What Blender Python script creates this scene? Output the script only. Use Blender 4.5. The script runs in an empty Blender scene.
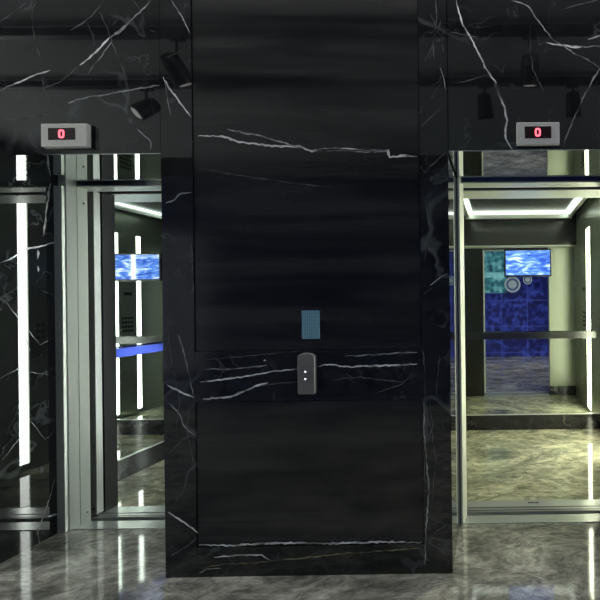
import bpy, bmesh, math, random
from mathutils import Vector, Matrix
random.seed(7)
C = bpy.context.scene.collection
S = bpy.context.scene

# ------------------------------------------------------------------ camera
CAMH = 1.353
F = 423.0
PPX, PPY = 503.0, 300.0
ROLL, YAW = math.radians(0.65), math.radians(0.4)
fw = Vector((math.sin(YAW), math.cos(YAW), 0))
r0 = Vector((math.cos(YAW), -math.sin(YAW), 0))
u0 = Vector((0, 0, 1))
RT = r0 * math.cos(ROLL) - u0 * math.sin(ROLL)
UP = r0 * math.sin(ROLL) + u0 * math.cos(ROLL)
CO = Vector((0, 0, CAMH))
cam = bpy.data.cameras.new('camera'); camo = bpy.data.objects.new('camera', cam); C.objects.link(camo)
M = Matrix((RT, UP, -fw)).transposed().to_4x4(); M.translation = CO
camo.matrix_world = M
cam.sensor_width = 36; cam.sensor_fit = 'HORIZONTAL'; cam.lens = 36 * F / 600
cam.shift_x = (300 - PPX) / 600; cam.shift_y = (PPY - 300) / 600
cam.clip_start = 0.02
S.camera = camo

def ray(x, y): return (fw * F + RT * (x - PPX) + UP * (PPY - y)).normalized()
def onY(x, y, Y):
    d = ray(x, y); return CO + d * (Y / d.y)
def onX(x, y, X):
    d = ray(x, y); return CO + d * (X / d.x)

# ------------------------------------------------------------------ materials
def mat(name, col=(.5,.5,.5), rough=.5, metal=0, spec=.5, ior=1.5, emit=None, es=0, coat=0):
    m = bpy.data.materials.new(name); m.use_nodes = True
    b = m.node_tree.nodes['Principled BSDF']
    b.inputs['Base Color'].default_value = (*col, 1)
    b.inputs['Roughness'].default_value = rough
    b.inputs['Metallic'].default_value = metal
    b.inputs['Specular IOR Level'].default_value = spec
    b.inputs['IOR'].default_value = ior
    b.inputs['Coat Weight'].default_value = coat
    b.inputs['Coat Roughness'].default_value = .02
    if emit:
        b.inputs['Emission Color'].default_value = (*emit, 1)
        b.inputs['Emission Strength'].default_value = es
    return m

class NT:
    def __init__(s, m): s.nt = m.node_tree; s.b = s.nt.nodes['Principled BSDF']
    def n(s, t, **kw):
        nd = s.nt.nodes.new(t)
        for k, v in kw.items():
            if k in nd.inputs: nd.inputs[k].default_value = v
            else: setattr(nd, k, v)
        return nd
    def l(s, a, b): s.nt.links.new(a, b)
    def ramp(s, fac, stops):
        r = s.n('ShaderNodeValToRGB'); s.l(fac, r.inputs['Fac'])
        e = r.color_ramp.elements
        while len(e) < len(stops): e.new(.5)
        for k, (p, c) in enumerate(stops): e[k].position = p; e[k].color = (*c, 1)
        return r
    def coord(s, rot=(0,0,0), scale=(1,1,1)):
        t = s.n('ShaderNodeNewGeometry'); mp = s.n('ShaderNodeMapping')
        mp.inputs['Rotation'].default_value = rot; mp.inputs['Scale'].default_value = scale
        s.l(t.outputs['Position'], mp.inputs['Vector']); return mp.outputs['Vector']
    def mix(s, fac, a, b):
        m = s.n('ShaderNodeMix', data_type='RGBA')
        for sock, v in ((m.inputs[0], fac), (m.inputs[6], a), (m.inputs[7], b)):
            if hasattr(v, 'is_output'): s.l(v, sock)
            elif isinstance(v, (int, float)): sock.default_value = v
            else: sock.default_value = (*v, 1)
        return m.outputs[2]
    def math(s, op, a, b=0.0):
        m = s.n('ShaderNodeMath', operation=op)
        for sock, v in ((m.inputs[0], a), (m.inputs[1], b)):
            if hasattr(v, 'is_output'): s.l(v, sock)
            else: sock.default_value = v
        return m.outputs[0]

def vein_mask(t, v, scale, width, seed=0., detail=4., dist=.6):
    """thin ridges where a noise crosses its middle value, broken up by a second noise"""
    off = t.n('ShaderNodeVectorMath', operation='ADD'); t.l(v, off.inputs[0]); off.inputs[1].default_value = (seed, seed*1.7, seed*.6)
    n1 = t.n('ShaderNodeTexNoise', Scale=scale, Detail=detail, Roughness=.55, Distortion=dist); t.l(off.outputs[0], n1.inputs['Vector'])
    a = t.math('ABSOLUTE', t.math('SUBTRACT', n1.outputs['Fac'], .5))
    k = t.ramp(a, [(0, (1,1,1)), (width, (0,0,0))])
    n2 = t.n('ShaderNodeTexNoise', Scale=scale*1.6, Detail=3.); t.l(off.outputs[0], n2.inputs['Vector'])
    g = t.ramp(n2.outputs['Fac'], [(.45, (0,0,0)), (.68, (1,1,1))])
    return t.math('MULTIPLY', k.outputs['Color'], g.outputs['Color'])

def black_marble(name, base, vein, rough, ior, amount=.5, seed=0., scale=1.1, width=.012):
    m = mat(name, base, rough, ior=ior); t = NT(m)
    v = t.coord()
    m1 = vein_mask(t, v, scale, width, seed); m2 = vein_mask(t, v, scale*3.2, width*1.3, seed+5.3)
    f = t.math('MULTIPLY', t.math('MAXIMUM', m1, t.math('MULTIPLY', m2, .55)), amount)
    n = t.n('ShaderNodeTexNoise', Scale=4., Detail=8., Roughness=.7); t.l(v, n.inputs['Vector'])
    cl = t.ramp(n.outputs['Fac'], [(.3, tuple(c*.55 for c in base)), (.75, tuple(c*1.7 for c in base))])
    t.l(t.mix(f, cl.outputs['Color'], vein), t.b.inputs['Base Color'])
    return m

MARBLE = black_marble('black marble', (.008,.009,.010), (.20,.22,.23), .03, 1.62, .32, 1.3)
MARBLE_HI = black_marble('polished black marble of the reveal', (.012,.013,.014), (.30,.32,.34), .012, 1.62, .55, 4.1)
PANEL = mat('satin black panel', (.016,.017,.020), .16, ior=1.55); t = NT(PANEL)
v = t.coord(rot=(0,math.radians(6),0), scale=(.45,1,5)); n = t.n('ShaderNodeTexNoise', Scale=1.7, Detail=5., Distortion=.6); t.l(v, n.inputs['Vector'])
t.l(t.ramp(n.outputs['Fac'], [(.38, (.005,.006,.007)), (.66, (.021,.021,.022))]).outputs['Color'], t.b.inputs['Base Color'])  # pale tilted streaks: reflected floor and ceiling light put into the colour
rr = t.n('ShaderNodeMapRange'); t.l(n.outputs['Fac'], rr.inputs['Value']); rr.inputs['To Min'].default_value = .07; rr.inputs['To Max'].default_value = .15
t.l(rr.outputs['Result'], t.b.inputs['Roughness'])

def vein_mat(name, col, broken):
    m = mat(name, col, .1); t = NT(m)
    n = t.n('ShaderNodeTexNoise', Scale=14., Detail=4.); t.l(t.coord(), n.inputs['Vector'])
    t.l(t.ramp(n.outputs['Fac'], [(broken-.12, tuple(c*.22 for c in col)), (broken+.12, col)]).outputs['Color'], t.b.inputs['Base Color'])
    return m
VEIN = vein_mat('white vein', (.62,.62,.64), .44)
VEIN_MID = vein_mat('grey vein', (.26,.27,.28), .48)
VEIN_LOW = vein_mat('faint vein', (.085,.09,.092), .48)
VEIN_WARM = vein_mat('yellowish vein', (.22,.20,.14), .48)

def stone(name, dark, mid, light, rough, ior, rot, stretch, scale, veinc, seed=0.):
    m = mat(name, mid, rough, ior=ior); t = NT(m)
    v = t.coord(rot=rot, scale=stretch)
    off = t.n('ShaderNodeVectorMath', operation='ADD'); t.l(v, off.inputs[0]); off.inputs[1].default_value = (seed, seed*.7, 0)
    v = off.outputs[0]
    w = t.n('ShaderNodeTexNoise', Scale=scale*.8, Detail=3.); t.l(v, w.inputs['Vector'])
    wv = t.n('ShaderNodeVectorMath', operation='SCALE'); t.l(w.outputs['Color'], wv.inputs[0]); wv.inputs['Scale'].default_value = .55
    av = t.n('ShaderNodeVectorMath', operation='ADD'); t.l(v, av.inputs[0]); t.l(wv.outputs[0], av.inputs[1])
    n = t.n('ShaderNodeTexNoise', Scale=scale*1.4, Detail=10., Roughness=.74); t.l(av.outputs[0], n.inputs['Vector'])
    c = t.ramp(n.outputs['Fac'], [(.36, dark), (.5, mid), (.64, light)])
    n2 = t.n('ShaderNodeTexNoise', Scale=scale*22., Detail=3.); t.l(v, n2.inputs['Vector'])
    n3 = t.n('ShaderNodeTexNoise', Scale=scale*7., Detail=8., Roughness=.75, Distortion=.8); t.l(av.outputs[0], n3.inputs['Vector'])
    k3 = t.ramp(n3.outputs['Fac'], [(.40, (1,1,1)), (.56, (0,0,0))])
    c1 = t.mix(t.math('MULTIPLY', k3.outputs['Color'], .62), c.outputs['Color'], tuple(x*.6 for x in dark))
    c2 = t.mix(t.math('MULTIPLY', n2.outputs['Fac'], .35), c1, tuple(x*.5 for x in dark))
    f1 = vein_mask(t, av.outputs[0], scale*1.2, .014, seed+2.); f2 = vein_mask(t, av.outputs[0], scale*4., .022, seed+9.)
    f = t.math('MULTIPLY', t.math('MAXIMUM', f1, t.math('MULTIPLY', f2, .7)), .8)
    t.l(t.mix(f, c2, veinc), t.b.inputs['Base Color'])
    return m
FLOOR = stone('grey lobby marble', (.10,.10,.088), (.40,.395,.345), (.80,.79,.70), .06, 1.6, (0,0,math.radians(-52)), (1,2.0,1), 1.7, (.42,.41,.38))
CARFLOOR = stone('olive car floor marble', (.10,.105,.08), (.31,.315,.22), (.62,.61,.44), .05, 1.5, (0,0,math.radians(-48)), (1,1.8,1), 1.3, (.62,.60,.46), 3.)

STEEL = mat('brushed steel', (.52,.55,.50), .30, .75)
STEEL_B = mat('polished steel', (.64,.67,.64), .22, .6)
JAMB = mat('satin steel lining', (.56,.60,.54), .38, .35)
RAILBLUE = mat('rail with painted blue reflection', (.04,.07,.45), .2, .8)  # blue reflection on the side rail, put into its base colour
EDGE = mat('door edge steel', (.34,.36,.34), .3, .6)
STEEL_D = mat('dark steel', (.10,.105,.10), .25, 1)
GREY = mat('silver painted casing', (.52,.51,.49), .38, .25)
MIRROR = mat('tinted mirror', (.66,.69,.66), .004, 1)
WALLST = mat('grey car steel', (.30,.33,.27), .30, .6)
BLACK = mat('black paint', (.006,.006,.007), .35)
KICK = black_marble('black skirting stone', (.012,.012,.013), (.2,.2,.2), .12, 1.5, .25, 7.)
DOORDK = mat('dark door leaf', (.022,.024,.024), .16, ior=1.4)
LED = mat('led strip', (1,1,1), .5, emit=(.94,1.0,.95), es=30)
LED_W = mat('warm led strip', (1,1,1), .5, emit=(1.0,1.0,.74), es=42)
COVE = mat('cove light', (1,1,1), .5, emit=(.90,1.0,.98), es=3)
COVE_W = mat('warm cove light', (1,1,1), .5, emit=(.93,1.0,.94), es=4)
CEIL = mat('grey ceiling', (.50,.50,.51), .8)
CARCEIL = mat('car ceiling steel', (.16,.17,.16), .25, 1)
LENS = mat('lamp lens', (.8,.8,.8), .2, emit=(1,.97,.92), es=2.0)
RED = mat('red digit', (.2,0,0), .4, emit=(1,.12,.17), es=2.5)
WIN = mat('dark display window', (.012,.002,.003), .15)
t = NT(WIN)   # dot-matrix window: rows of unlit red dots
ck = t.n('ShaderNodeTexVoronoi', Scale=190.); t.l(t.coord(), ck.inputs['Vector'])
t.l(t.ramp(ck.outputs['Distance'], [(.2, (.035,.003,.006)), (.5, (.008,.002,.003))]).outputs['Color'], t.b.inputs['Base Color'])
BTN = mat('steel button', (.7,.7,.7), .25, 1)
BTNLIT = mat('lit button mark', (1,1,1), .4, emit=(1,.98,.95), es=1.6)
CALLP = mat('call plate steel', (.20,.195,.19), .36, .6)

# notice plate: pale blue acrylic with fine ruled rows
NOTICE = mat('blue notice', (.2,.4,.5), .25); t = NT(NOTICE)
sx = t.n('ShaderNodeSeparateXYZ'); t.l(t.coord(), sx.inputs[0])
a = t.math('SINE', t.math('MULTIPLY', sx.outputs['Z'], 900.)); b_ = t.math('SINE', t.math('MULTIPLY', sx.outputs['X'], 700.))
k = t.math('MAXIMUM', a, b_)
t.l(t.ramp(k, [(.35, (.07,.16,.25)), (.95, (.19,.36,.44))]).outputs['Color'], t.b.inputs['Base Color'])

# television picture: pale blue brushed stripes
SCREEN = mat('screen picture', (.01,.02,.05), .08, coat=.6); t = NT(SCREEN)
v = t.coord(scale=(5.,1.,17.)); n = t.n('ShaderNodeTexNoise', Scale=1.3, Detail=4., Distortion=1.2); t.l(v, n.inputs['Vector'])
r = t.ramp(n.outputs['Fac'], [(.34, (.02,.07,.42)), (.50, (.10,.25,.82)), (.60, (.40,.62,1.0)), (.70, (.92,.97,1.0))])
t.l(r.outputs['Color'], t.b.inputs['Emission Color']); t.b.inputs['Emission Strength'].default_value = 1.7

# backlit mosaic of the opposite lobby wall
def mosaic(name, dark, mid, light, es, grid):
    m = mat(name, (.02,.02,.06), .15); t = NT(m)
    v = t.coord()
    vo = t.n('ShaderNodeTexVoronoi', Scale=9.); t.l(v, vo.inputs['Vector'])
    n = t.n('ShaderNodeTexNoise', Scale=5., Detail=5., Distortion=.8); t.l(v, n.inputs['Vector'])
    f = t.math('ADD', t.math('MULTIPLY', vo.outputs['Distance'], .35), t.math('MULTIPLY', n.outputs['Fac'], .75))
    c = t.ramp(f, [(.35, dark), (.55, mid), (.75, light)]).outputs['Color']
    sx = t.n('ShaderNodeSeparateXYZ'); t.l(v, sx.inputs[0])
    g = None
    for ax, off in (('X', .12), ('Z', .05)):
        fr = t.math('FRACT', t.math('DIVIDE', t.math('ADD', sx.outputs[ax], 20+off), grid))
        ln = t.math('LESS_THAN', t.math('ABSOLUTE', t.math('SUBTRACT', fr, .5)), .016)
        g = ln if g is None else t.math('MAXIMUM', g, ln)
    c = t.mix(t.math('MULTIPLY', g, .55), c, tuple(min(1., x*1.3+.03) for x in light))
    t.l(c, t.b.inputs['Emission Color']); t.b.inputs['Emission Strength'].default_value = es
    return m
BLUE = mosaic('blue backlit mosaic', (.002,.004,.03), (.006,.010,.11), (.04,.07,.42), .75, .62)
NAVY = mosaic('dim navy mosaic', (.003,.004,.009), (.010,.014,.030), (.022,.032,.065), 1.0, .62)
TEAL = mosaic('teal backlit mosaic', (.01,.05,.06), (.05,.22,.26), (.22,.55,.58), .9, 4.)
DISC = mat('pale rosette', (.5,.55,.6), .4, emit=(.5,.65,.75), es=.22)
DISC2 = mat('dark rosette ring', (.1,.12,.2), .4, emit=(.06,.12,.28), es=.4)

# ------------------------------------------------------------------ mesh helpers
def box(bm, x0, x1, y0, y1, z0, z1, bev=0, mi=0):
    vs = [bm.verts.new((x, y, z)) for x in (x0, x1) for y in (y0, y1) for z in (z0, z1)]
    q = [(0,1,3,2), (4,6,7,5), (0,4,5,1), (2,3,7,6), (0,2,6,4), (1,5,7,3)]
    fs = [bm.faces.new([vs[i] for i in f]) for f in q]
    for f in fs: f.material_index = mi
    if bev:
        es = {e for f in fs for e in f.edges}
        bmesh.ops.bevel(bm, geom=list(es), offset=bev, segments=3, profile=.5, affect='EDGES')
def tube(bm, a, b, r, n=20, r2=None, mi=0):
    a, b = Vector(a), Vector(b); d = (b-a).normalized()
    s = d.orthogonal().normalized(); q = d.cross(s); r2 = r if r2 is None else r2
    A = [bm.verts.new(a + (s*math.cos(2*math.pi*k/n) + q*math.sin(2*math.pi*k/n))*r) for k in range(n)]
    B = [bm.verts.new(b + (s*math.cos(2*math.pi*k/n) + q*math.sin(2*math.pi*k/n))*r2) for k in range(n)]
    fs = [bm.faces.new((A[k], A[(k+1)%n], B[(k+1)%n], B[k])) for k in range(n)]
    fs += [bm.faces.new(A[::-1]), bm.faces.new(B)]
    for f in fs: f.material_index = mi
def lathe(bm, a, d, prof, n=24, mi=0):
    a, d = Vector(a), Vector(d).normalized(); s = d.orthogonal().normalized(); q = d.cross(s)
    rings = [[bm.verts.new(a + d*h + (s*math.cos(2*math.pi*k/n)+q*math.sin(2*math.pi*k/n))*r) for k in range(n)] for h, r in prof]
    for R0, R1 in zip(rings, rings[1:]):
        for k in range(n): bm.faces.new((R0[k], R0[(k+1)%n], R1[(k+1)%n], R1[k])).material_index = mi
    bm.faces.new(rings[0][::-1]).material_index = mi; bm.faces.new(rings[-1]).material_index = mi

ORG = {}
def obj(name, bm, mats, parent=None, origin=None, label=None):
    me = bpy.data.meshes.new(name)
    if parent is not None: o0 = ORG[parent.name]
    else: o0 = Vector(origin) if origin else Vector((0,0,0))
    bmesh.ops.recalc_face_normals(bm, faces=[f for f in bm.faces if f.material_index == 0 or True])
    bmesh.ops.translate(bm, verts=bm.verts, vec=-o0)
    bm.to_mesh(me); bm.free()
    for m in (mats if isinstance(mats, (list, tuple)) else [mats]): me.materials.append(m)
    o = bpy.data.objects.new(name, me); C.objects.link(o)
    if parent is not None: o.parent = parent
    else: o.location = o0
    ORG[o.name] = o0
    if label: o['label'] = label
    return o
def B(*boxes, bev=0):
    bm = bmesh.new()
    for b in boxes: box(bm, *b, bev=bev)
    return bm
def empty(name, loc, label, cat, group=None):
    o = bpy.data.objects.new(name, None); C.objects.link(o); o.location = loc; o.empty_display_size = .1
    ORG[o.name] = Vector(loc); return tag(o, label, cat, group)
def tag(o, label, cat, group=None):
    o['label'] = label; o['category'] = cat
    if group: o['group'] = group
    return o
def struct(name, bm, m, parent=None, label=None):
    o = obj(name, bm, m, parent, label=label)
    if parent is None: o['kind'] = 'structure'
    return o
SOFFIT = mat('mirror polished soffit', (.62,.64,.64), .012, 1)
# inlaid veins: thin ribbons let into the slab's own mesh
def veins(bm, lines, proj, nrm, right_ok=None):
    nrm = Vector(nrm)
    for w, mi, pts in lines:
        P = [Vector((x, y, 0)) for x, y in pts]
        fine = []
        for a, b in zip(P, P[1:]):
            k = max(2, int((b-a).length / 3.0))
            for j in range(k): fine.append(a.lerp(b, j/k))
        fine.append(P[-1]); n = len(fine)
        rnd = [random.uniform(-.55, .55) for _ in fine]
        out = []
        for k, p in enumerate(fine):
            d = (fine[min(k+1, n-1)] - fine[max(k-1, 0)]).normalized(); s = Vector((-d.y, d.x, 0))
            f = min(1., min(k, n-1-k)/max(1, n*.12)*.8 + .25)
            ww = w * f * random.uniform(.55, 1.25) * .5
            c = p + s * (rnd[k] * min(1.0, .4+w*.4))
            out.append((c + s*ww, c - s*ww))
        prev = None
        for a, b in out:
            va = bm.verts.new(proj(a.x, a.y) + nrm*.0007); vb = bm.verts.new(proj(b.x, b.y) + nrm*.0007)
            if prev:
                bm.faces.new((prev[0], va, vb, prev[1])).material_index = mi
            prev = (va, vb)
VM = [VEIN, VEIN_MID, VEIN_LOW, VEIN_WARM]   # material slots 1..4 on veined slabs

# ------------------------------------------------------------------ layout
YP, YS, YC, YB = 2.10, 2.61, 2.74, 4.41      # pier face, landing frame, car sill, back of car
PL, PR = -1.666, -.250                       # pier edges
JL, JR = -2.637, .772                        # outer jambs
ZL, ZC, ZR = 2.098, 2.52, 3.24               # lintel, car ceiling, lobby ceiling
XW0, XW1, YW = -5.7, 5.0, -1.27
zpy = lambda y: CAMH - (y - 302.0) / 201.5

# floor, ceiling, far walls
struct('floor', B((XW0, XW1, YW-.1, 2.56, -.1, 0)), FLOOR)
struct('ceiling', B((XW0, XW1, YW-.1, YP+.6, ZR, ZR+.1)), CEIL)
TX = .16
wb = struct('wall_back', B((XW0, XW1, YW-.12, YW-.02, 0, ZR)), BLACK)
obj('blue_mosaic', B((TX, XW1, YW-.02, YW, .0, 3.0), (-.62, TX, YW-.02, YW, .0, 1.52)), BLUE, wb)
obj('navy_mosaic', B((XW0, -.62, YW-.02, YW, .0, 3.0)), NAVY, wb)
obj('teal_mosaic', B((-.62, TX, YW-.02, YW, 1.52, 3.0)), TEAL, wb)
struct('wall_left', B((XW0-.1, XW0, YW-.1, YP+.6, 0, ZR)), MARBLE)
struct('wall_right', B((XW1, XW1+.1, YW-.1, YP+.6, 0, ZR)), MARBLE)

# front wall: pier
wc = struct('wall_center', B((PL+.004, PR-.004, YP+.014, 2.58, 0, ZR)), MARBLE_HI)
bl, br = -1.512, -.390
pY = lambda Y: (lambda x, y: onY(x, y, Y))
N = (0,-1,0)
bm = B((PL, bl, YP, YP+.014, 0, ZR))
veins(bm, [(1.2,2,[(171,0),(182,17),(190,34)]), (1.6,1,[(163,77),(169,88),(178,100),(191,117)]), (1.2,2,[(165,82),(168,100),(171,118)]),
  (1,3,[(165,58),(178,53),(187,46)]), (1.3,2,[(166,203),(175,200),(180,194),(192,192)]), (.9,3,[(190,228),(192,260),(194,300)]),
  (1,3,[(180,300),(188,293),(195,288)]), (1.6,1,[(167,385),(180,391),(194,398)]), (1.3,2,[(179,335),(186,360),(189,375),(194,397)]),
  (1.7,1,[(168,512),(184,522),(198,533)]), (1,3,[(171,556),(188,545),(197,538)]), (1,2,[(170,403),(180,415),(183,425),(195,436)]),
  (.9,3,[(168,330),(172,365),(180,400),(176,430)]), (.9,3,[(168,455),(182,440),(197,433)]), (.9,3,[(190,395),(187,430),(195,470)])], pY(YP), N)
obj('left_stile', bm, [MARBLE]+VM, wc)
bm = B((br, PR, YP, YP+.014, 0, ZR))
veins(bm, [(1.2,3,[(436,0),(437,18),(433,40),(434,60)]), (1,3,[(430,14),(438,30),(444,52)]), (1,3,[(425,62),(433,45),(441,20)]), (1.2,2,[(440,65),(443,76),(446,90)]),
  (1,3,[(421,127),(432,116),(441,108)]), (1,3,[(423,174),(434,163),(446,152)]), (1.2,2,[(430,286),(440,278),(448,273)]), (.9,3,[(423,295),(433,287)]),
  (1.2,3,[(422,345),(425,370),(425,400)]), (1.5,2,[(424,403),(424,430),(426,455),(429,490),(426,530),(425,565)]), (1,3,[(429,400),(433,425),(426,450),(424,480)]),
  (.9,3,[(430,420),(436,460),(432,500)]), (.9,3,[(446,525),(436,532),(428,540)]), (.9,3,[(425,200),(430,230),(424,262)]), (.9,3,[(440,355),(436,390),(444,430)])], pY(YP), N)
obj('right_stile', bm, [MARBLE]+VM, wc)
g = .004
z1, z2, z3 = zpy(350), zpy(400), zpy(545)
bm = B((bl+g, br-g, YP+.005, YP+.014, z1+g, ZR))
veins(bm, [(2.1,1,[(198,136),(222,136),(240,142),(272,146),(300,147),(312,151),(335,149),(365,151),(387,151),(388.5,157)]), (2.6,1,[(312,151),(335,149),(365,151),(388,151),(390,157),(404,156),(417,156)]),
  (1.8,2,[(227,129),(245,133),(265,137),(290,145),(302,148)]), (1.3,3,[(198,168),(230,174),(290,183),(340,188)])], pY(YP+.005), N)
obj('upper_panel', bm, [PANEL]+VM, wc)
bm = B((bl, br, YP+.001, YP+.014, z2, z1))
veins(bm, [(1.3,2,[(205,369),(225,369),(245,368),(268,365)]), (1.5,1,[(200,382),(225,379),(250,376),(275,371),(299,369)]), (1.8,1,[(318,366),(330,364),(345,367),(370,366),(417,364)]),
  (2,1,[(203,399),(230,397),(245,391),(258,385),(268,383)]), (1,3,[(258,386),(280,383),(300,382)]), (.9,3,[(205,360),(235,357),(260,355),(300,351)]),
  (1.3,2,[(345,356),(370,355),(395,353),(417,352)]), (1,3,[(330,380),(360,377),(400,382),(417,376)]), (.9,3,[(370,395),(400,385),(417,372)]), (2,1,[(263.5,360),(266,360.5)])], pY(YP+.001), N)
obj('middle_rail', bm, [MARBLE]+VM, wc)
obj('lower_panel', B((bl+g, br-g, YP+.005, YP+.014, z3+g, z2-g)), PANEL, wc)
bm = B((bl, br, YP+.001, YP+.014, 0, z3))
veins(bm, [(2,1,[(199,545),(230,545.5),(260,543.5),(300,542.8),(330,543.5),(380,541.8),(422,542.6)]), (1.3,4,[(202,568),(225,564),(250,563),(300,558),(350,553),(422,548)]),
  (1.5,1,[(214,557),(240,555),(262,555),(267,558),(271,561)]), (1.3,2,[(199,573),(206,569),(222,568)])], pY(YP+.001), N)
obj('bottom_rail', bm, [MARBLE]+VM, wc)

# front wall: pieces beside and above the two lift openings
wl = struct('wall_front_left', B((XW0, JL-.004, YP, 2.66, 0, ZR)), MARBLE_HI)
bm = B((JL-.004, JL, YP, 2.66, 0, ZR))
pX = lambda x, y: onX(x, y, JL)
veins(bm, [(1.7,1,[(48,154),(49,158),(50,166)]), (1.9,1,[(50,183),(48,200),(46,215),(43,236)]), (1.7,1,[(0,263),(14,257),(28,249),(45,245),(62,241)]), (2.3,1,[(38,250),(38,259)]), (2.3,1,[(38,266),(38,272)]),
  (1.1,2,[(62,190),(53,208),(47,222)]), (1.1,3,[(40,290),(55,296),(64,299)]), (1.2,2,[(55,478),(49,500),(42,520),(36,536)]), (1.9,1,[(48,517),(58,514),(66,511.5)]),
  (1.2,2,[(8,512),(20,508),(30,506)]), (1,3,[(0,378),(12,372),(24,366)]), (1.1,3,[(64,380),(48,375),(30,372)]), (1.3,2,[(37,530),(39,540),(41,551)]), (.9,3,[(28,330),(40,345),(52,338),(60,350)]),
  (.9,3,[(30,420),(45,440),(60,425)]), (.9,3,[(4,300),(20,320),(30,352)]), (.9,3,[(2,460),(18,440),(30,432)])], pX, (1,0,0))
obj('jamb_facing', bm, [MARBLE_HI]+VM, wl)
wr = struct('wall_front_right', B((JR, XW1, YP, 2.66, 0, ZR)), MARBLE_HI)
SOF = .012
def lintel(name, x0, x1, lines):
    o = struct(name, B((x0, x1, YP+.016, 2.66, ZL, ZR)), MARBLE_HI)
    bm = B((x0, x1, YP+.002, YP+.016, ZL, ZR)); veins(bm, lines, pY(YP+.002), N)
    obj('facing_slab', bm, [MARBLE]+VM, o)
    obj('soffit_slab', B((x0, x1, YP+.002, 2.655, ZL-.004, ZL)), SOFFIT, o)
lintel('wall_front_lintel_left', JL, PL-.003, [
  (1.3,2,[(151,0),(147,6),(142,10),(126,25),(110,38)]), (1.9,1,[(110,37),(98,50),(89,58),(80,65)]), (1.2,2,[(131,21),(120,32),(108,38)]), (1.1,3,[(80,65),(62,81),(40,90)]), (1.2,2,[(112,42),(100,58),(88,73)]),
  (1.1,3,[(125,14),(118,20),(112,25)]), (1.3,2,[(0,91),(10,86),(15,84)]), (1.7,1,[(12,85.5),(30,77),(50,70)]), (1.3,3,[(37,0),(32,10),(33,30),(36,45),(42,60)]), (1.4,2,[(68,103),(80,99),(90,97)]), (1.5,2,[(88,97),(105,95),(120,92),(160,85)]),
  (1.2,3,[(0,122),(30,117),(55,114)]), (1.3,2,[(137,129),(145,136),(151,142),(151,150)]), (1.1,3,[(100,12),(108,30),(113,45),(128,80)]), (1.1,3,[(42,75),(44,90),(50,102)]), (1.1,3,[(105,0),(90,18),(85,22),(70,30)]),
  (1,3,[(150,30),(156,32)]), (1,3,[(0,22),(20,8),(30,0)])])
lintel('wall_front_lintel_right', PR+.003, JR, [
  (1.9,1,[(456,0),(459,12),(463,25),(472,40),(479,54),(485,67),(495,82),(498,92),(502,100),(505,110),(507,120),(505,130),(506,139),(510,147),(513,150)]), (1.5,2,[(494,80),(499,95),(503,101)]),
  (1.3,2,[(511,0),(522,3),(530,8),(536,18),(541,25),(553,40)]), (1.8,1,[(546,43),(560,45),(572,47),(585,47)]), (1.3,2,[(553,40),(565,47),(575,54),(585,58),(600,68)]), (1.1,2,[(570,45),(585,47),(602,46)]), (1.6,1,[(588,39),(596,37),(604,35)]),
  (1.6,2,[(606,58),(600,68),(592,82),(584,96),(580,105)]), (1.4,2,[(580,105),(574,118),(568,132),(563,147)]), (1.1,3,[(450,83),(465,82),(480,77),(492,74)]), (1,3,[(530,25),(530,50),(533,70),(540,84),(546,95)]), (1.1,3,[(450,32),(465,35),(478,37)]), (1,3,[(560,10),(580,4),(600,0)])])

# ------------------------------------------------------------------ landing entrances (steel frames, sills, header)
def entrance(n, x0, x1, side):
    """side = the outer side (-1 left, +1 right), where the open door leaf parks"""
    d = bpy.data.objects.new('door_%d' % n, None); C.objects.link(d); d.location = ((x0+x1)/2, YS, 0); ORG[d.name] = Vector(d.location); d['kind'] = 'structure'
    xo, xi = (x0, x1) if side < 0 else (x1, x0); s = -side     # s points into the opening
    def B2(a, b, *r): return (min(a,b), max(a,b), *r)
    def lining(x, dx, nm):
        m_ = 2.602; f = (m_-2.55)/.105
        for a, b, xa, xb in ((2.55, m_-.002, 0, dx*f), (m_+.002, 2.655, dx*f, dx)):
            base = .047 if nm == 'outer_jamb' else .012
            sg = s if nm == 'outer_jamb' else -s
            pts = [(x, a), (x+sg*(base+xa), a), (x+sg*(base+xb), b), (x, b)]
            bm = bmesh.new(); lo = [bm.verts.new((px_, py_, .004)) for px_, py_ in pts]; hi = [bm.verts.new((px_, py_, ZL-.004)) for px_, py_ in pts]
            bm.faces.new(lo); bm.faces.new(hi)
            for k in range(4): bm.faces.new((lo[k], lo[(k+1)%4], hi[(k+1)%4], hi[k]))
            o = obj(nm, bm, JAMB, d)
        return o
    oj = lining(xo, .025, 'outer_jamb')
    for z in (.07, 1.98):
        bm = bmesh.new(); tube(bm, (xo+s*.0675, 2.635, z), (xo+s*.0705, 2.635, z), .006, 14); obj('screw', bm, STEEL_D, oj)
    if side < 0:
        obj('edge_bead', B((xo, xo+s*.046, 2.524, 2.541, .004, 2.06)), JAMB, oj)
    lining(xi, .016, 'inner_jamb')
    obj('header', B((x0, x1, 2.60, 2.71, 2.079, ZL-.004)), STEEL_D, d)
    obj('header_lip', B((x0, x1, 2.597, 2.71, 2.072, 2.079)), JAMB, d)
    obj('landing_sill', B((x0, x1, 2.56, 2.655, -.05, .004), bev=.0015), STEEL_B, d)
    obj('sill_groove', B((x0, x1, 2.655, YC-.05, -.06, -.02)), BLACK, d)
    return d
entrance(1, JL, PL, -1); entrance(2, PR, JR, 1)

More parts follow.
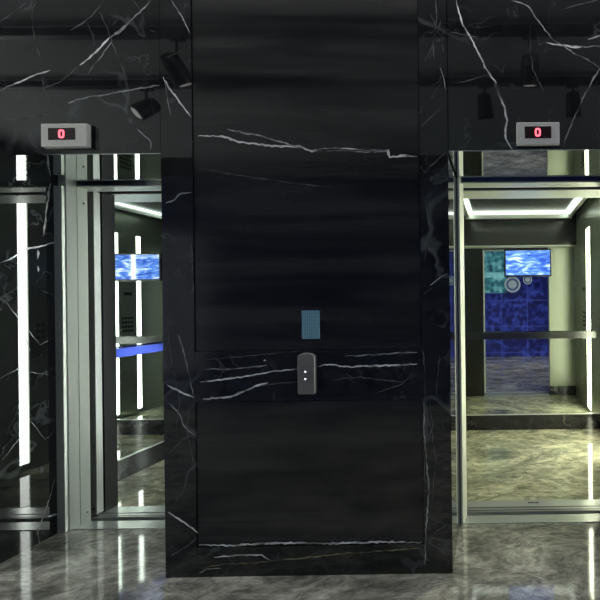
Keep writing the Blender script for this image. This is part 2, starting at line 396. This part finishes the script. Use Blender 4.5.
# ------------------------------------------------------------------ lift cars
HW = .79
def car(cx, side, label, place):
    xl, xr = cx-HW, cx+HW
    y0 = YC+.12
    r = empty('elevator_car', (cx, 3.6, 0), label, 'elevator')
    obj('floor_panel', B((xl, xr, YC+.105, YB, -.04, 0)), CARFLOOR, r)
    obj('car_sill', B((cx-.52, cx+.52, YC-.04, YC+.105, -.04, .004), bev=.0015), STEEL_B, r)
    for k in range(2):
        obj('sill_track', B((cx-.515, cx+.515, YC-.03+k*.035, YC-.018+k*.035, .0042, .0052)), BLACK, r)
    if side > 0:
        mk = bmesh.new()
        for k, (w_, dz) in enumerate(((.010,0),(.012,.002),(.007,-.001),(.013,.001),(.009,0))):
            box(mk, cx-.09+k*.0145, cx-.09+k*.0145+w_, YC+.062+dz, YC+.076-dz, .0042, .0050)
        obj('maker_mark', mk, STEEL_D, r)
    obj('ceiling_panel', B((xl, xr, YC, YB, ZC, ZC+.04)), CARCEIL, r)
    # glass mirror walls above a stone skirting
    obj('back_mirror', B((xl, xr, YB, YB+.03, .155, ZC)), MIRROR, r)
    obj('side_mirror', B((xl-.03, xl, y0, YB, .155, ZC)), MIRROR, r)
    sk = obj('skirting', B((xl, xr, YB-.008, YB+.03, 0, .155), (xl-.03, xl+.008, y0, YB-.008, 0, .155)), KICK, r)
    obj('skirting_trim', B((xl, xr, YB-.011, YB, .155, .162), (xl, xl+.011, y0, YB, .155, .162)), STEEL_B, sk)
    # steel side wall with two upright led strips beside the control panel
    S1, S2 = ((3.46, 3.53), (3.78, 3.845)) if side < 0 else ((3.36, 3.40), (3.70, 3.89))
    obj('side_panel', B((xr, xr+.03, y0, S1[0], 0, ZC), (xr, xr+.03, S2[1], YB, 0, ZC), (xr, xr+.03, S1[0], S2[1], 2.2, ZC),
        (xr, xr+.03, S1[0], S2[1], 0, .05), (xr+.02, xr+.03, S1[0], S1[1], .05, 2.2), (xr+.02, xr+.03, S2[0], S2[1], .05, 2.2)), WALLST, r)
    for a, b in ((S1, S2) if side < 0 else (S2,)):
        obj('light_strip', B((xr+.004, xr+.02, a, b, .05, 2.2)), LED if side < 0 else LED_W, r)
    cp = obj('control_panel', B((xr-.006, xr+.03, S1[1], S2[0], .05, 2.2)), WALLST, r)
    for i in range(4):
        for j in range(4):
            bm = bmesh.new(); p = Vector((xr-.006, 3.60+i*.043-(.08 if side > 0 else 0), 1.03+j*.052)); tube(bm, p, p+Vector((-.008,0,0)), .015, 16, .013)
            obj('floor_button', bm, BLACK, cp)
    obj('floor_readout', B((xr-.012, xr-.006, S1[1]+.07, S2[0]-.07, 1.46, 1.50), bev=.002), BLACK, cp)
    # recessed ring of light round the ceiling
    rx, ry0, ry1, w = .66, 3.18, 4.30, .045
    bm = B((cx-rx, cx+rx, ry0, ry0+w, ZC-.02, ZC), (cx-rx, cx+rx, ry1-w, ry1, ZC-.02, ZC), (cx-rx, cx-rx+w, ry0+w, ry1-w, ZC-.02, ZC), (cx+rx-w, cx+rx, ry0+w, ry1-w, ZC-.02, ZC))
    cv = obj('cove_light', bm, COVE if side < 0 else COVE_W, r)
    q = rx+.05; t_ = .05
    obj('cove_trim', B((cx-q, cx+q, ry0-t_, ry0, ZC-.08, ZC), (cx-q, cx+q, ry1, ry1+t_, ZC-.06, ZC), (cx-q, cx-rx, ry0, ry1, ZC-.06, ZC), (cx+rx, cx+q, ry0, ry1, ZC-.06, ZC)), STEEL, cv)
    # handrails, flat bar on brackets
    hz = .985
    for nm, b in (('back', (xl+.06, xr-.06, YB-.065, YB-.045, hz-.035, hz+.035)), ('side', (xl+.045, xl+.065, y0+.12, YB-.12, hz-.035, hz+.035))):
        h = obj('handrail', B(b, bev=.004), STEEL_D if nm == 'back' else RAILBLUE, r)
        for f in (.12, .5, .88):
            bm = bmesh.new()
            if nm == 'back': x = b[0]+(b[1]-b[0])*f; tube(bm, (x, YB-.045, hz), (x, YB, hz), .012, 14)
            else: y = b[2]+(b[3]-b[2])*f; tube(bm, (xl+.045, y, hz), (xl, y, hz), .012, 14)
            obj('bracket', bm, STEEL_D, h)
    # front returns and transom
    oL, oR = (cx-.43, cx+.5) if side < 0 else (cx-.5, cx+.43)
    obj('front_return', B((xl, oL, YC+.03, y0, .0, ZC)), DOORDK if side < 0 else STEEL_D, r)
    obj('front_return', B((oR, xr, YC+.03, y0, .13, ZC)), WALLST, r)
    obj('front_return_base', B((oR, xr, YC+.03, y0, 0, .13)), KICK, r)
    tr = obj('transom', B((xl, xr, YC+.10, YC+.32, 2.095, ZC)), DOORDK, r)
    obj('transom_underside', B((xl, xr, YC+.095, YC+.32, 2.086, 2.095)), JAMB, tr)
    # open sliding leaf parked at the outer side: steel edge, dark glass face
    xo = cx + side*.474; s = -side
    lf = obj('door_leaf', B((min(xo, xo-s*.22), max(xo, xo-s*.22), YC-.005, YC+.028, .012, 2.08)), DOORDK, r)
    obj('door_edge', B((min(xo, xo+s*.036), max(xo, xo+s*.036), YC-.02, YC+.028, .012, 2.08), bev=.002), EDGE, lf)
    bm = bmesh.new(); tube(bm, (xo+s*.018, YC-.02, .05), (xo+s*.018, YC-.0235, .05), .007, 14); obj('screw', bm, STEEL_D, lf)
    xi = cx + s*.5
    return r
CL, CR = -2.152, .262
car(CL, -1, 'left lift car with mirrored walls, left of the black marble pier', 'left')
car(CR, 1, 'right lift car showing its whole mirrored back wall, right of the black marble pier', 'right')
# shaft linings behind the cars keep the dark of the shaft
struct('wall_shaft', B((-3.2, 1.4, YB+.05, YB+.1, -.1, 3.3), (-3.2, -3.1, 2.66, YB+.05, -.1, 3.3), (1.3, 1.4, 2.66, YB+.05, -.1, 3.3), (-3.1, 1.3, 2.66, YB+.05, 3.2, 3.3), (-3.1, 1.3, 2.66, YB+.05, -.15, -.1)), BLACK)

# televisions on the back walls
def television(cx, label):
    z = 1.735
    e = empty('television', (cx, YB, z), label, 'screen')
    f = obj('casing', B((cx-.245, cx+.245, YB-.034, YB-.001, z-.142, z+.142), bev=.004), BLACK, e)
    obj('screen', B((cx-.228, cx+.228, YB-.0365, YB-.0335, z-.126, z+.126)), SCREEN, e)
    return e
television(CL, 'wall screen with blue picture inside the left lift, mirrored in its side wall')
television(CR+.03, 'wall screen with blue picture on the right lift\'s mirrored back wall')

# ------------------------------------------------------------------ floor indicators
def ring_digit(bm, c, w, h, th, y):
    n = 40; prev = []
    def pt(k, inset):
        a = 2*math.pi*k/n; ca, sa = math.cos(a), math.sin(a); e = .62
        return Vector((c.x + math.copysign(abs(ca)**e, ca)*(w/2-inset), y, c.z + math.copysign(abs(sa)**e, sa)*(h/2-inset)))
    rows = [[bm.verts.new(pt(k, i) + Vector((0, dy, 0))) for k in range(n)] for i, dy in ((0, 0), (0, -.0012), (th, -.0012), (th, 0))]
    for a in range(4):
        R0, R1 = rows[a], rows[(a+1) % 4]
        for k in range(n): bm.faces.new((R0[k], R0[(k+1)%n], R1[(k+1)%n], R1[k]))
def indicator(x0, x1, y0, y1, wx0, wx1, wy0, wy1, dx, dy, label):
    D = .034; Yf = YP+.002-D
    a, b = onY(x0, y1, Yf), onY(x1, y0, Yf); c, d = onY(wx0, wy1, Yf), onY(wx1, wy0, Yf)
    e = empty('floor_indicator', ((a.x+b.x)/2, YP+.002, a.z), label, 'sign')
    bm = B((a.x, c.x, Yf, Yf+.01, a.z, b.z), (d.x, b.x, Yf, Yf+.01, a.z, b.z), (c.x, d.x, Yf, Yf+.01, a.z, c.z), (c.x, d.x, Yf, Yf+.01, d.z, b.z), (a.x, b.x, Yf+.01, YP+.002, a.z, b.z))
    bm2 = bmesh.new(); box(bm2, a.x, b.x, Yf, YP+.002, a.z, b.z, bev=.004)
    bm.free()
    obj('casing', bm2, GREY, e)
    obj('bezel_back', B((a.x-.003, b.x+.003, YP-.010, YP+.002, a.z-.003, b.z+.003), bev=.002), STEEL_D, e)
    obj('display_window', B((c.x, d.x, Yf-.0015, Yf+.003, c.z, d.z), bev=.0005), WIN, e)
    bm = bmesh.new(); ring_digit(bm, onY(dx, dy, Yf), .029, .042, .0085, Yf-.0016)
    obj('digit', bm, RED, e)
indicator(40.7, 86.3, 123.2, 146.6, 48.3, 75, 127.8, 140, 61.7, 134, 'silver floor indicator with red 0 above the left lift opening')
indicator(516.7, 559.5, 121.8, 144.4, 524.8, 551.2, 126.3, 138.4, 537.8, 132.4, 'silver floor indicator with red 0 above the right lift opening')

# ------------------------------------------------------------------ call plate and notice on the pier
a, b = onY(299.3, 394, YP), onY(316.3, 352.5, YP); Yf = YP+.001
cx = (a.x+b.x)/2
e = empty('call_button_plate', (cx, Yf, a.z), 'grey rounded call plate with two buttons on the veined strip of the black pier', 'button panel')
bm = bmesh.new(); nseg = 12; pr = []
hw, z0, zt = (b.x-a.x)/2, a.z, b.z
for k in range(nseg+1):
    tt = math.pi*k/nseg; pr.append((cx+hw*math.cos(tt), zt-.022+.022*math.sin(tt)))
pr = [(cx+hw, z0+.006), ] + pr + [(cx-hw, z0+.006), (cx-hw+.006, z0), (cx+hw-.006, z0)]
F0 = [bm.verts.new((x, Yf, z)) for x, z in pr]; F1 = [bm.verts.new((x, Yf-.016, z)) for x, z in pr]
F2 = [bm.verts.new((cx+(x-cx)*.93, Yf-.020, (z-(z0+zt)/2)*.97+(z0+zt)/2)) for x, z in pr]; m_ = len(pr)
for k in range(m_):
    bm.faces.new((F0[k], F0[(k+1)%m_], F1[(k+1)%m_], F1[k])); bm.faces.new((F1[k], F1[(k+1)%m_], F2[(k+1)%m_], F2[k]))
bm.faces.new(F0); bm.faces.new(F2)
obj('plate', bm, CALLP, e)
for py, up in ((371.5, 1), (379, -1)):
    p = onY(307.4, py, Yf-.02); p.x = cx-.002
    bm = bmesh.new(); tube(bm, (p.x, Yf-.0195, p.z), (p.x, Yf-.024, p.z), .0125, 24, .0115)
    bt = obj('call_button', bm, BTN, e)
    bm = bmesh.new(); q = .0052
    t0 = [bm.verts.new((p.x+dx*q, Yf-.0252, p.z+dz*q*up)) for dx, dz in ((-1,-.7),(1,-.7),(0,1))]; t1 = [bm.verts.new(v_.co+Vector((0,.0014,0))) for v_ in t0]
    bm.faces.new(t0); bm.faces.new(t1)
    for k in range(3): bm.faces.new((t0[k], t0[(k+1)%3], t1[(k+1)%3], t1[k]))
    obj('arrow_mark', bm, BTNLIT, bt)
a, b = onY(301.8, 339, YP), onY(319.2, 310.3, YP)
o = obj('notice_plate', B((a.x, b.x, YP+.0005, YP+.005, a.z, b.z), bev=.001), NOTICE, origin=((a.x+b.x)/2, YP+.005, a.z))
tag(o, 'small pale blue ruled notice stuck on the black pier just above the call plate', 'notice')

# ------------------------------------------------------------------ lobby: lamps on tracks, rosettes (seen in the polished stone)
def track(Y, label):
    e = empty('lighting_track', (-.5, Y, ZR-.02), label, 'track')
    obj('rail', B((XW0+.05, XW1-.05, Y-.028, Y+.028, ZR-.085, ZR-.03), bev=.003), BLACK, e)
    for x in (-4.5, -2.5, -.5, 1.5, 3.5):
        bm = bmesh.new(); tube(bm, (x, Y, ZR-.03), (x, Y, ZR), .012, 12); obj('hanger', bm, BLACK, e)
T1, T2 = 1.33, .66
track(T1, 'black ceiling track nearer the lift wall, reflected as the upper dark line')
track(T2, 'black ceiling track nearer the camera, reflected as the lower dark line')
def spot(px, py, Y, stem, aim, label, power):
    d = ray(px, py); yv = 2*YP - Y; p = CO + d*(yv/d.y); x, z = p.x, p.z     # mirrored about the wall
    e = empty('track_spotlight', (x, Y, ZR-.085), label, 'spotlight', 'spotlights on the ceiling tracks')
    bm = bmesh.new(); box(bm, x-.05, x+.05, Y-.018, Y+.018, ZR-.11, ZR-.085, bev=.003); obj('adapter', bm, BLACK, e)
    bm = bmesh.new(); tube(bm, (x, Y, ZR-.11), (x, Y, z+.05), .009, 12); obj('stem', bm, BLACK, e)
    A = Vector(aim).normalized(); c = Vector((x, Y, z))
    bm = bmesh.new(); lathe(bm, c-A*.10, A, [(0,.025),(.012,.052),(.06,.06),(.17,.065),(.20,.067),(.20,.055),(.19,.05)]); obj('lamp_head', bm, BLACK, e)
    bm = bmesh.new(); lathe(bm, c+A*.088, A, [(0,.048),(.004,.048),(.006,.03)]); obj('lens', bm, LENS, e)
    L = bpy.data.lights.new('spot_light', 'SPOT'); L.energy = power; L.spot_size = math.radians(75); L.spot_blend = .6; L.shadow_soft_size = .04; L.color = (1,.96,.9)
    lo = bpy.data.objects.new('spot_light', L); C.objects.link(lo); lo.parent = e
    lo.location = (c + A*.12) - Vector((x, Y, ZR-.085)); lo.rotation_euler = A.to_track_quat('-Z', 'Y').to_euler()
spot(146, 108, T2, .2, (-.55,.7,-.85), 'black spotlight reflected beside the right end of the left floor indicator', 45)
spot(485, 106, T2, .2, (.1,-.4,-1), 'black spotlight reflected just left of the right floor indicator', 45)
spot(573, 104, T2, .2, (.1,-.4,-1), 'black spotlight reflected just right of the right floor indicator', 45)
spot(177, 70, T1, .3, (.3,-.4,-.8), 'black spotlight reflected at the upper left corner of the pier', 45)
spot(530, 70, T1, .3, (0,-.3,-1), 'black spotlight reflected straight above the right floor indicator', 45)

def rosette(x, z, r, label):
    e = empty('wall_rosette', (x, YW, z-r), label, 'wall ornament')
    bm = bmesh.new(); lathe(bm, (x, YW, z), (0,1,0), [(0,r),(.02,r*.97),(.03,r*.85),(.018,r*.8)], 40); obj('rim', bm, DISC, e)
    bm = bmesh.new(); lathe(bm, (x, YW+.019, z), (0,1,0), [(0,r*.78),(.006,r*.7)], 40); obj('dark_ring', bm, DISC2, e)
    bm = bmesh.new(); lathe(bm, (x, YW+.026, z), (0,1,0), [(0,r*.52),(.02,r*.4),(.026,r*.2)], 32); obj('boss', bm, DISC, e)
rosette(.30, 1.72, .19, 'larger pale rosette on the blue wall, mirrored below the right lift\'s screen')
rosette(.66, 1.83, .11, 'smaller pale rosette on the blue wall, mirrored below the right lift\'s screen')

# ------------------------------------------------------------------ room light
def area(name, loc, sx, sy, e, col, rot=(0,0,0)):
    L = bpy.data.lights.new(name, 'AREA'); L.shape = 'RECTANGLE'; L.size = sx; L.size_y = sy; L.energy = e; L.color = col
    o = bpy.data.objects.new(name, L); C.objects.link(o); o.location = loc; o.rotation_euler = rot
area('ceiling_fill', (-.7, 1.78, ZR-.03), 8., .12, 30, (1,.97,.94))  # added fill strip out of view, stands for no known fixture
FILL_PANE = mat('added fill pane', (.8,.8,.8), .5, emit=(.93,1.0,.95), es=4.5)  # added unseen glowing panes at both lobby ends, as fill light
for n_, X, sgn in ((1, XW0, 1), (2, XW1, -1)):
    wn = struct('window_%d' % n_, B(*[(min(X, X+sgn*.04), max(X, X+sgn*.04), y-.02, y+.02, .1, 2.6) for y in (-1.15, -.28, .59, 1.46)],
        (min(X, X+sgn*.04), max(X, X+sgn*.04), -1.17, 1.48, .06, .1), (min(X, X+sgn*.04), max(X, X+sgn*.04), -1.17, 1.48, 2.6, 2.64)), BLACK)
    for k in range(3):
        obj('pane', B((min(X+sgn*.005, X+sgn*.02), max(X+sgn*.005, X+sgn*.02), -1.13+k*.87, -.30+k*.87, .1, 2.6)), FILL_PANE, wn)
w = bpy.data.worlds.new('world'); S.world = w; w.use_nodes = True
w.node_tree.nodes['Background'].inputs['Color'].default_value = (0,0,0,1)

S.view_settings.view_transform = 'Standard'; S.view_settings.look = 'None'; S.view_settings.gamma = 1; S.view_settings.use_curve_mapping = False
S.view_settings.exposure = 0.0
S.cycles.max_bounces = 16; S.cycles.glossy_bounces = 12; S.cycles.diffuse_bounces = 4
S.cycles.use_denoising = True
S.cycles.sample_clamp_indirect = 6
